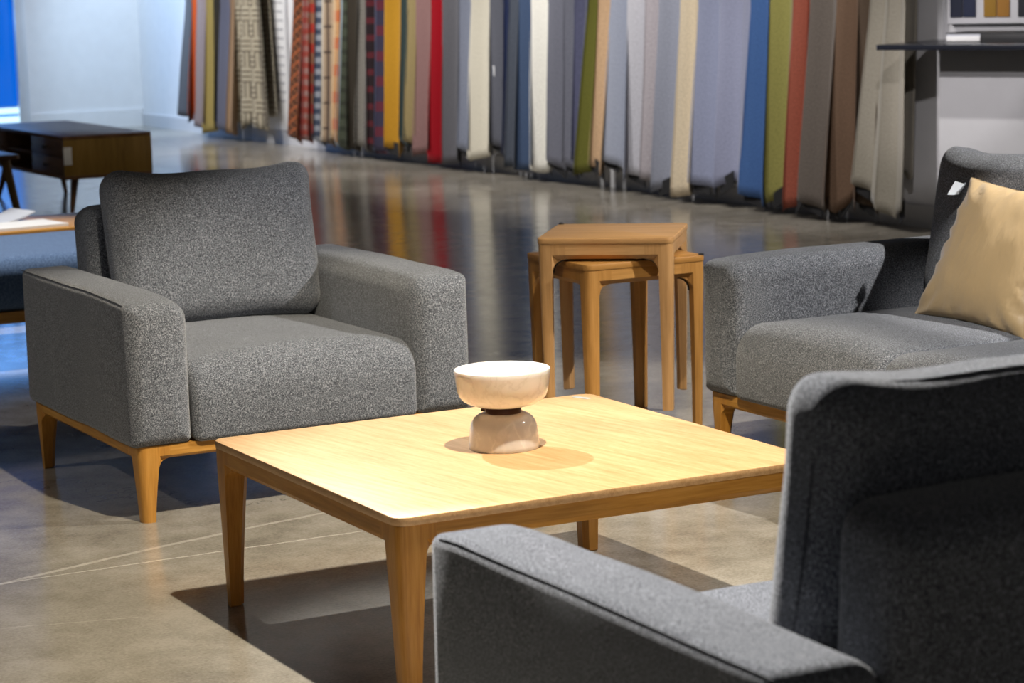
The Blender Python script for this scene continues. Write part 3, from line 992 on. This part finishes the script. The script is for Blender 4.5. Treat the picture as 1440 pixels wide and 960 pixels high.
DRAPES = [
    ('charcoal grey drape, leftmost of all beside the blank wall', 'plain', (0.107, 0.117, 0.138), 16.332, 16.15, 16.683, 16.392, 0.185, 0.132, [(0, 0.195), (1, 0.129)]),
    ('narrow bright orange drape next to the far charcoal one', 'plain', (0.672, 0.122, 0.03), 16.15, 16.024, 16.394, 16.246, 0.119, 0.125, []),
    ('pale mauve grey drape between bright orange and pale yellow ones', 'plain', (0.445, 0.376, 0.392), 16.024, 15.794, 16.25, 16.037, 0.1, 0.071, []),
    ('pale yellow drape in the far left group', 'plain', (0.552, 0.445, 0.162), 15.794, 15.602, 16.04, 15.75, 0.045, 0.096, [(0.06, 0.044), (1, 0.119)]),
    ('blackish olive drape beside the pale yellow one', 'plain', (0.054, 0.051, 0.042), 15.602, 15.465, 15.748, 15.644, 0.109, 0.101, []),
    ('dull violet blue drape in the far left group', 'plain', (0.162, 0.175, 0.246), 15.465, 15.211, 15.672, 15.446, 0.04, 0.04, []),
    ('thin tan drape between violet blue and woven pattern ones', 'plain', (0.352, 0.238, 0.15), 15.211, 15.111, 15.443, 15.324, 0.06, 0.053, []),
    ('taupe and cream basket weave drape, rightmost of far left group', 'basket', (0.462, 0.413, 0.314), 15.111, 14.623, 15.317, 14.569, 0.116, 0.197, []),
    ('rust and brown checked drape beside the white slotted panel', 'check', (0.156, 0.061, 0.03), 13.808, 13.632, 14.059, 13.867, 0.04, 0.04, []),
    ('red and pale grey plaid drape beside the rust checked one', 'plaidred', (0.305, 0.065, 0.048), 13.632, 13.501, 13.859, 13.648, 0.064, 0.098, []),
    ('tan drape with red squares between two plaid ones', 'plaidtan', (0.262, 0.122, 0.068), 13.501, 13.386, 13.646, 13.531, 0.121, 0.103, []),
    ('navy and white gingham drape left of cream plaid', 'gingham', (0.061, 0.076, 0.117), 13.386, 13.23, 13.531, 13.38, 0.103, 0.04, []),
    ('beige plaid drape with thin black lines', 'plaidbeige', (0.392, 0.287, 0.195), 13.23, 13.021, 13.382, 13.181, 0.04, 0.04, []),
    ('cream plaid drape with orange blocks', 'plaidorange', (0.552, 0.305, 0.138), 13.021, 12.87, 13.174, 13.077, 0.098, 0.08, []),
    ('dark green drape with a pale blue edge stripe', 'plaidgreen', (0.068, 0.08, 0.054), 12.87, 12.748, 13.083, 12.876, 0.04, 0.04, []),
    ('blackish brown herringbone drape', 'herring', (0.051, 0.042, 0.03), 12.748, 12.534, 12.875, 12.699, 0.04, 0.04, []),
    ('silver grey drape with fine slanted stripes', 'herring2', (0.195, 0.181, 0.156), 12.534, 12.403, 12.698, 12.509, 0.04, 0.054, []),
    ('black and maroon plaid drape', 'plaidmaroon', (0.018, 0.01, 0.013), 12.403, 12.234, 12.509, 12.354, 0.054, 0.04, []),
    ('navy plaid drape with red lines', 'plaidnavy', (0.042, 0.037, 0.068), 12.234, 12.043, 12.353, 12.155, 0.04, 0.073, []),
    ('mustard yellow drape between navy plaid and teal', 'plain', (0.445, 0.231, 0.018), 12.043, 11.757, 12.164, 11.904, 0.116, 0.055, [(0, 0.126), (1, 0.055), (1, 0.099)]),
    ('dark teal drape beside the mustard yellow one', 'plain', (0.034, 0.054, 0.054), 11.757, 11.66, 11.897, 11.81, 0.13, 0.134, []),
    ('beige and olive drape left of dusty pink', 'plain', (0.305, 0.238, 0.112), 11.66, 11.503, 11.81, 11.647, 0.14, 0.174, []),
    ('dusty pink drape left of the scarlet one', 'plain', (0.27, 0.156, 0.15), 11.503, 11.266, 11.655, 11.398, 0.074, 0.124, [(0, 0.078), (1, 0.155)]),
    ('scarlet red drape between dusty pink and mid grey', 'plain', (0.305, 0.002, 0.01), 11.266, 11.081, 11.405, 11.182, 0.04, 0.04, [(0, 0.051), (0.42, 0.04), (1, 0.064)]),
    ('mid grey drape just right of scarlet', 'plain', (0.122, 0.122, 0.138), 11.081, 10.809, 11.182, 10.936, 0.04, 0.077, [(0.05, 0.04), (0.95, 0.097)]),
    ('bluish grey drape left of a broad cream one', 'plain', (0.202, 0.223, 0.287), 10.809, 10.621, 10.931, 10.763, 0.139, 0.122, []),
    ('broad cream drape in the middle of the wall', 'plain', (0.578, 0.546, 0.456), 10.621, 10.34, 10.765, 10.43, 0.102, 0.175, [(0, 0.112), (0.13, 0.1), (1, 0.197)]),
    ('dark bluish grey drape right of broad cream', 'plain', (0.107, 0.112, 0.138), 10.34, 10.14, 10.43, 10.212, 0.175, 0.236, []),
    ('deep navy drape carrying a small white tag', 'plain', (0.013, 0.021, 0.065), 10.14, 10.057, 10.218, 10.188, 0.137, 0.12, []),
    ('slate grey drape beside the deep navy one', 'plain', (0.076, 0.089, 0.117), 10.057, 9.914, 10.189, 10.054, 0.1, 0.078, [(0, 0.081), (0.54, 0.105), (1, 0.079)]),
    ('denim blue drape left of bright white', 'plain', (0.058, 0.093, 0.175), 9.914, 9.742, 10.056, 9.816, 0.059, 0.121, [(0, 0.079), (0.57, 0.063), (1, 0.142)]),
    ('bright white drape between denim blue and medium grey', 'plain', (0.807, 0.791, 0.73), 9.742, 9.506, 9.82, 9.585, 0.054, 0.125, [(0, 0.093), (0.3, 0.064), (1, 0.141)]),
    ('medium grey drape right of bright white, nearest it', 'plain', (0.162, 0.168, 0.209), 9.506, 9.284, 9.586, 9.373, 0.116, 0.081, []),
    ('medium grey drape left of navy violet', 'plain', (0.144, 0.15, 0.188), 9.284, 9.162, 9.372, 9.236, 0.086, 0.127, []),
    ('navy violet drape left of olive green', 'plain', (0.068, 0.072, 0.127), 9.162, 8.976, 9.236, 9.198, 0.117, 0.129, []),
    ('olive green drape between navy violet and peach beige', 'plain', (0.117, 0.117, 0.021), 8.976, 8.849, 9.199, 9.018, 0.096, 0.158, [(0, 0.097), (1, 0.168)]),
    ('peach beige drape right of olive green', 'plain', (0.491, 0.332, 0.202), 8.849, 8.678, 9.018, 8.882, 0.158, 0.102, [(0, 0.177), (1, 0.112), (1, 0.068)]),
    ('pale blue grey drape right of peach beige', 'plain', (0.305, 0.332, 0.413), 8.678, 8.476, 8.881, 8.578, 0.129, 0.071, [(0, 0.23), (1, 0.082)]),
    ('silvery pale grey drape, palest of the greys', 'plain', (0.479, 0.479, 0.527), 8.476, 8.271, 8.575, 8.366, 0.13, 0.107, [(0, 0.158), (0.67, 0.086), (1, 0.145)]),
    ('pinkish grey drape with one long fold', 'plain', (0.381, 0.352, 0.381), 8.271, 8.103, 8.366, 8.236, 0.116, 0.146, [(0, 0.125), (0.4, 0.107), (1, 0.161)]),
    ('cool grey drape left of warm ivory strip', 'plain', (0.27, 0.287, 0.352), 8.103, 7.849, 8.24, 8.004, 0.044, 0.078, [(0, 0.046), (0.54, 0.107), (1, 0.071)]),
    ('warm cream drape between cool grey and lavender grey', 'plain', (0.604, 0.515, 0.381), 7.849, 7.658, 8.007, 7.808, 0.04, 0.065, [(0, 0.04), (0.21, 0.04), (1, 0.089)]),
    ('lavender grey drape right of warm cream', 'plain', (0.246, 0.27, 0.381), 7.658, 7.41, 7.806, 7.527, 0.117, 0.118, [(0, 0.14), (0.74, 0.081), (1, 0.154)]),
    ('lavender grey drape beside cobalt blue', 'plain', (0.262, 0.279, 0.392), 7.41, 7.096, 7.526, 7.251, 0.152, 0.111, [(0.03, 0.112), (0.36, 0.176), (0.94, 0.124)]),
    ('cobalt blue drape beside the lime green one', 'plain', (0.054, 0.122, 0.305), 7.096, 6.9, 7.251, 7.007, 0.094, 0.04, [(0, 0.111), (0.82, 0.041), (1, 0.073)]),
    ('lime green drape between cobalt blue and rust red', 'plain', (0.254, 0.238, 0.072), 6.9, 6.667, 7.001, 6.788, 0.267, 0.077, [(0, 0.292), (0.13, 0.067), (0.47, 0.128), (0.83, 0.081), (1, 0.112)]),
    ('rust red drape beside the lime green one', 'plain', (0.279, 0.076, 0.048), 6.667, 6.502, 6.789, 6.647, 0.04, 0.088, [(0, 0.04), (1, 0.138)]),
    ('taupe grey drape right of rust red', 'plain', (0.133, 0.112, 0.098), 6.502, 6.254, 6.647, 6.399, 0.072, 0.05, [(0, 0.129), (0.53, 0.044), (1, 0.1)]),
    ('chestnut brown drape right of taupe grey', 'plain', (0.15, 0.093, 0.061), 6.254, 6.059, 6.399, 6.111, 0.058, 0.11, [(0, 0.107), (0.23, 0.058), (0.44, 0.14), (0.98, 0.089)]),
    ('dark umber drape partly behind the ivory one', 'plain', (0.089, 0.061, 0.042), 6.059, 5.875, 6.112, 5.931, 0.064, 0.055, [(0, 0.151), (0.71, 0.061), (1, 0.128)]),
    ('ivory drape nearest the black counter', 'plain', (0.342, 0.314, 0.262), 5.875, 5.55, 6.09, 5.557, 0.239, 0.083, [(0, 0.248), (0.72, 0.068), (1, 0.139)]),
]
PATCH = plain('black_patch', (0.012, 0.012, 0.014), 0.9)
def drape(i, label, kind, col, ta, tb, ba, bb, ha, hb, hem):
    rng = random.Random(100 + i)
    ZT_ = 2.25
    width = (ba - bb)
    npl = max(1, round(width / 0.28))
    amp = min(0.05, 0.022 + 0.13 * width / npl) * (0.6 if label.startswith('ivory') else 1.0)
    nu, nv = 16 * npl + 1, 16
    ph = rng.uniform(-0.4, 0.4)
    if not hem:
        low = max(0.05, min(ha, hb))
        tips = [rng.uniform(0.3, 0.7)] if width < 0.3 else [rng.uniform(0.2, 0.35), rng.uniform(0.65, 0.8)]
        hem = [(0.0, low + rng.uniform(0.03, 0.1))]
        for k, t_ in enumerate(tips):
            if k:
                hem.append(((tips[0] + tips[1]) / 2, low + rng.uniform(0.07, 0.12)))
            hem.append((t_, low))
        hem.append((1.0, low + rng.uniform(0.04, 0.12)))
    us = sorted(set([q / (nu - 1) for q in range(nu)] + [min(1.0, max(0.0, h[0])) for h in hem]))
    nu = len(us)
    def hem_at(u):
        if u <= hem[0][0]:
            return hem[0][1]
        for (u0, z0), (u1, z1) in zip(hem, hem[1:]):
            if u <= u1:
                return z0 + (z1 - z0) * (u - u0) / max(1e-4, u1 - u0)
        return hem[-1][1]
    mean = ((ba + bb) - (ta + tb)) / 2
    out = 0.0
    if label.startswith('ivory'):      # flares in front of its neighbour and keeps clear of the counter
        mean, out, tb, bb = 0.05, 0.05, 5.575, 5.625
    ba, bb = ba - mean, bb - mean
    dx = mean * 7.8 / ((ta + tb) / 2 + 4.7)
    low = min(h[1] for h in hem)
    verts, uv, faces = [], [], []
    for layer in (0, 1):
        base = len(verts)
        for j in range(nv + 1):
            for q in range(nu):
                u = us[q]
                hz = hem_at(u) if layer == 0 else max(h[1] for h in hem) + 0.06 - 0.04 * abs(sin(pi * (u * (npl + 0.5) + ph)))
                w = (j / nv) ** 1.25
                z = hz + (ZT_ - hz) * w
                g = min(1.0, max(0.0, (z - 0.15) / 1.05))
                g2 = min(1.0, max(0.0, (z - 1.2) / 1.05))
                y0, y1 = ba + (ta - ba) * g, bb + (tb - bb) * g
                yc, hw = (y0 + y1) / 2, (y0 - y1) / 2 * (1 - 0.15 * g2)
                a = amp * (1 - 0.35 * g)
                s = -cos(2 * pi * (npl * u) + ph * sin(pi * u))
                sh = math.copysign(abs(s) ** 0.75, s)
                n = noise.noise(Vector((u * 2, z * 1.3, i * 1.7)))
                if layer == 0:
                    y = yc + hw * (1 - 2 * u) + 0.02 * sin(4 * pi * npl * u) * (1 - 0.3 * g)
                    x = 5.345 - out + a * (1 + sh) - dx * (1 - g) + 0.012 * n
                else:
                    y = yc + hw * (1 - 2 * u) * (0.7 if label.startswith('ivory') else 0.9) + (0.04 if label.startswith('ivory') else 0.0)
                    x = 5.485 - out + 0.2 * a * sh - 0.5 * dx * (1 - g)
                verts.append((x, y, z))
                uv.append((u * width * 1.9, z))
        for j in range(nv):
            for q in range(nu - 1):
                k = base + j * nu + q
                faces.append((k, k + 1, k + nu + 1, k + nu))
        if layer == 1:
            # the fold over the rail joins front and back layers
            for q in range(nu - 1):
                k0, k1 = nv * nu + q, base + nv * nu + q
                faces.append((k0, k0 + 1, k1 + 1, k1))
    o = build('fabric_drape', verts, faces, fabric('drape_fabric_%02d' % i, kind, col), None, 180, uv)
    md = o.modifiers.new('thickness', 'SOLIDIFY')
    md.thickness = 0.005
    md.offset = 0
    tag(o, label, 'drape', 'fabric drapes hung along the side wall')
    # flat black patches under the raised stretches of the hem
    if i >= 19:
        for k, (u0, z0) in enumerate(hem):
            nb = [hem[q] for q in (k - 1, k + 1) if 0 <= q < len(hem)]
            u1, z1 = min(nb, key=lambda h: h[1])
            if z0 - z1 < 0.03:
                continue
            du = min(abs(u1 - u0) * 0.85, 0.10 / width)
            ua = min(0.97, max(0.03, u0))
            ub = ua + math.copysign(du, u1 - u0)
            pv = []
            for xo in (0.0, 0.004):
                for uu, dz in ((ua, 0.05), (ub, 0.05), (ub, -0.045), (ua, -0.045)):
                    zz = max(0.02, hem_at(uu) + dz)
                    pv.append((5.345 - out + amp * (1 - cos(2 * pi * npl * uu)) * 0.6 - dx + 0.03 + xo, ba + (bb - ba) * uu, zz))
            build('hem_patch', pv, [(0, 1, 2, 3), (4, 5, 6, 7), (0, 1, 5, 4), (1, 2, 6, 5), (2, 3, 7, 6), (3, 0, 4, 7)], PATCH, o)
    return o
drape_objs = [drape(i, *d) for i, d in enumerate(DRAPES)]
# paper tag on the deep navy drape
nv_ = next(o for o in drape_objs if o['label'].startswith('deep navy'))
tgm = build('paper_tag', *box(-0.002, 0.0, -0.035, 0.035, 0, 0.07, 0.0005), PAPER, nv_)
tgm.location = (5.27, 10.165, 0.705)
tgm.rotation_euler = (0, 0, radians(-20))
# rails that carry the drapes
rail_m = plain('brushed_rail', (0.45, 0.45, 0.46), 0.35, 0.9)
for k, (a, b_) in enumerate(((5.5, 14.2), (14.5, 16.8))):
    r_ = empty('drape_rail', (5.36, a, 2.3))
    tag(r_, 'long metal rail carrying the main run of drapes' if k == 0 else 'short metal rail carrying the far left group of drapes', 'rail')
    build('bar', *tube([(0, 0, 0), (0, b_ - a, 0)], 0.016, 12), rail_m, r_)
    nb = int((b_ - a) / 1.4) + 1
    for q in range(nb + 1):
        yy = (b_ - a) * q / nb
        build('bracket', *box(0, 0.19, yy - 0.01, yy + 0.01, -0.012, 0.012, 0.002), rail_m, r_)

# slotted white panel between the two runs of drapes
pn = empty('slotted_panel', (5.55, 14.43, 0))
tag(pn, 'white panel with rows of small slots between the drape groups', 'panel')
build('board', *box(-0.03, -0.001, 0.0, 0.47, 0.12, 2.4, 0.004), plain('white_panel', (0.80, 0.81, 0.84), 0.5), pn)
sl = MB()
for r in range(26):
    z = 0.36 + 0.075 * r
    for c_ in range(7):
        y = 0.05 + 0.055 * c_ + (0.0 if r % 2 else 0.012)
        sl.add(box(-0.0345, -0.028, y, y + 0.03, z, z + 0.02, 0.002))
slo = sl.build('slots', plain('grey_slot', (0.36, 0.37, 0.41), 0.7), pn)
slo['kind'] = 'stuff'

# ------------------------------------------------------------------ right: counter, sample board, binder
ctr = empty('counter', W2, RZ2)
tag(ctr, 'counter with thin black top on a pale grey base at upper right', 'counter')
LOC = Matrix.Translation(W2) @ Matrix.Rotation(RZ2, 4, 'Z')
inv = LOC.inverted()
P0 = inv @ Vector((4.946, 5.364, 1.0))     # front left corner of the top in the wall frame
PB = inv @ Vector((5.302, 5.31, 0))
# in the wall frame: x along the wall, y negative towards the room
build('countertop', *prism('z', 0.972, 1.0, (P0.x, P0.x + 3.0, P0.y, -0.002), 0.012, 0.003, 0.003, n=4), COUNTER_TOP, ctr, 40)
build('base_panel', *box(PB.x, P0.x + 2.9, PB.y, PB.y + 0.03, 0, 0.972, 0.002), GREY_WALL, ctr)
build('side_panel', *box(PB.x, PB.x + 0.03, PB.y + 0.03, -0.002, 0, 0.972, 0.002), GREY_WALL, ctr)

sb = empty('sample_board', W2, RZ2)
tag(sb, 'framed board of paired navy and mustard colour swatches above the counter', 'sample board')
build('board', *box(0.065, 1.30, -0.05, -0.002, 1.08, 1.95, 0.006), plain('board_grey', (0.50, 0.50, 0.53), 0.6), sb)
SWC = [(0.012, 0.016, 0.035), (0.014, 0.02, 0.05), (0.26, 0.14, 0.015), (0.28, 0.13, 0.02), (0.015, 0.015, 0.022), (0.02, 0.02, 0.03), (0.20, 0.05, 0.03), (0.24, 0.07, 0.04), (0.06, 0.10, 0.06), (0.08, 0.13, 0.08), (0.20, 0.19, 0.17), (0.26, 0.25, 0.23)]
SWM = [plain('swatch_%d' % k, c, 0.8) for k, c in enumerate(SWC)]
for row in range(2):
    for k in range(12):
        x = 0.085 + 0.19 * (k // 2) + 0.074 * (k % 2)
        z = 1.115 + 0.42 * row
        build('swatch', *box(x, x + 0.070, -0.058, -0.051, z, z + 0.38, 0.002), SWM[(k + 5 * row) % 12], sb)
bd = empty('sample_binder', LOC @ Vector((0.206, -0.34, 1.0)), RZ2)
tag(bd, 'black covered sample binder with white page edges lying on the black counter', 'binder')
build('pages', *box(0.0, 0.185, 0.0, 0.22, 0.004, 0.028, 0.001), PAPER, bd)
build('cover', *box(-0.004, 0.60, 0.004, 0.24, 0.038, 0.046, 0.001), BLACKISH, bd)
build('cover', *box(0.0, 0.60, 0.002, 0.24, 0.0, 0.004, 0.001), BLACKISH, bd)
build('inner_block', *box(0.0, 0.186, 0.004, 0.22, 0.028, 0.038, 0.001), PAPER_GREY, bd)
build('spine', *box(0.187, 0.60, 0.0, 0.235, 0.004, 0.038, 0.002), BLACKISH, bd)
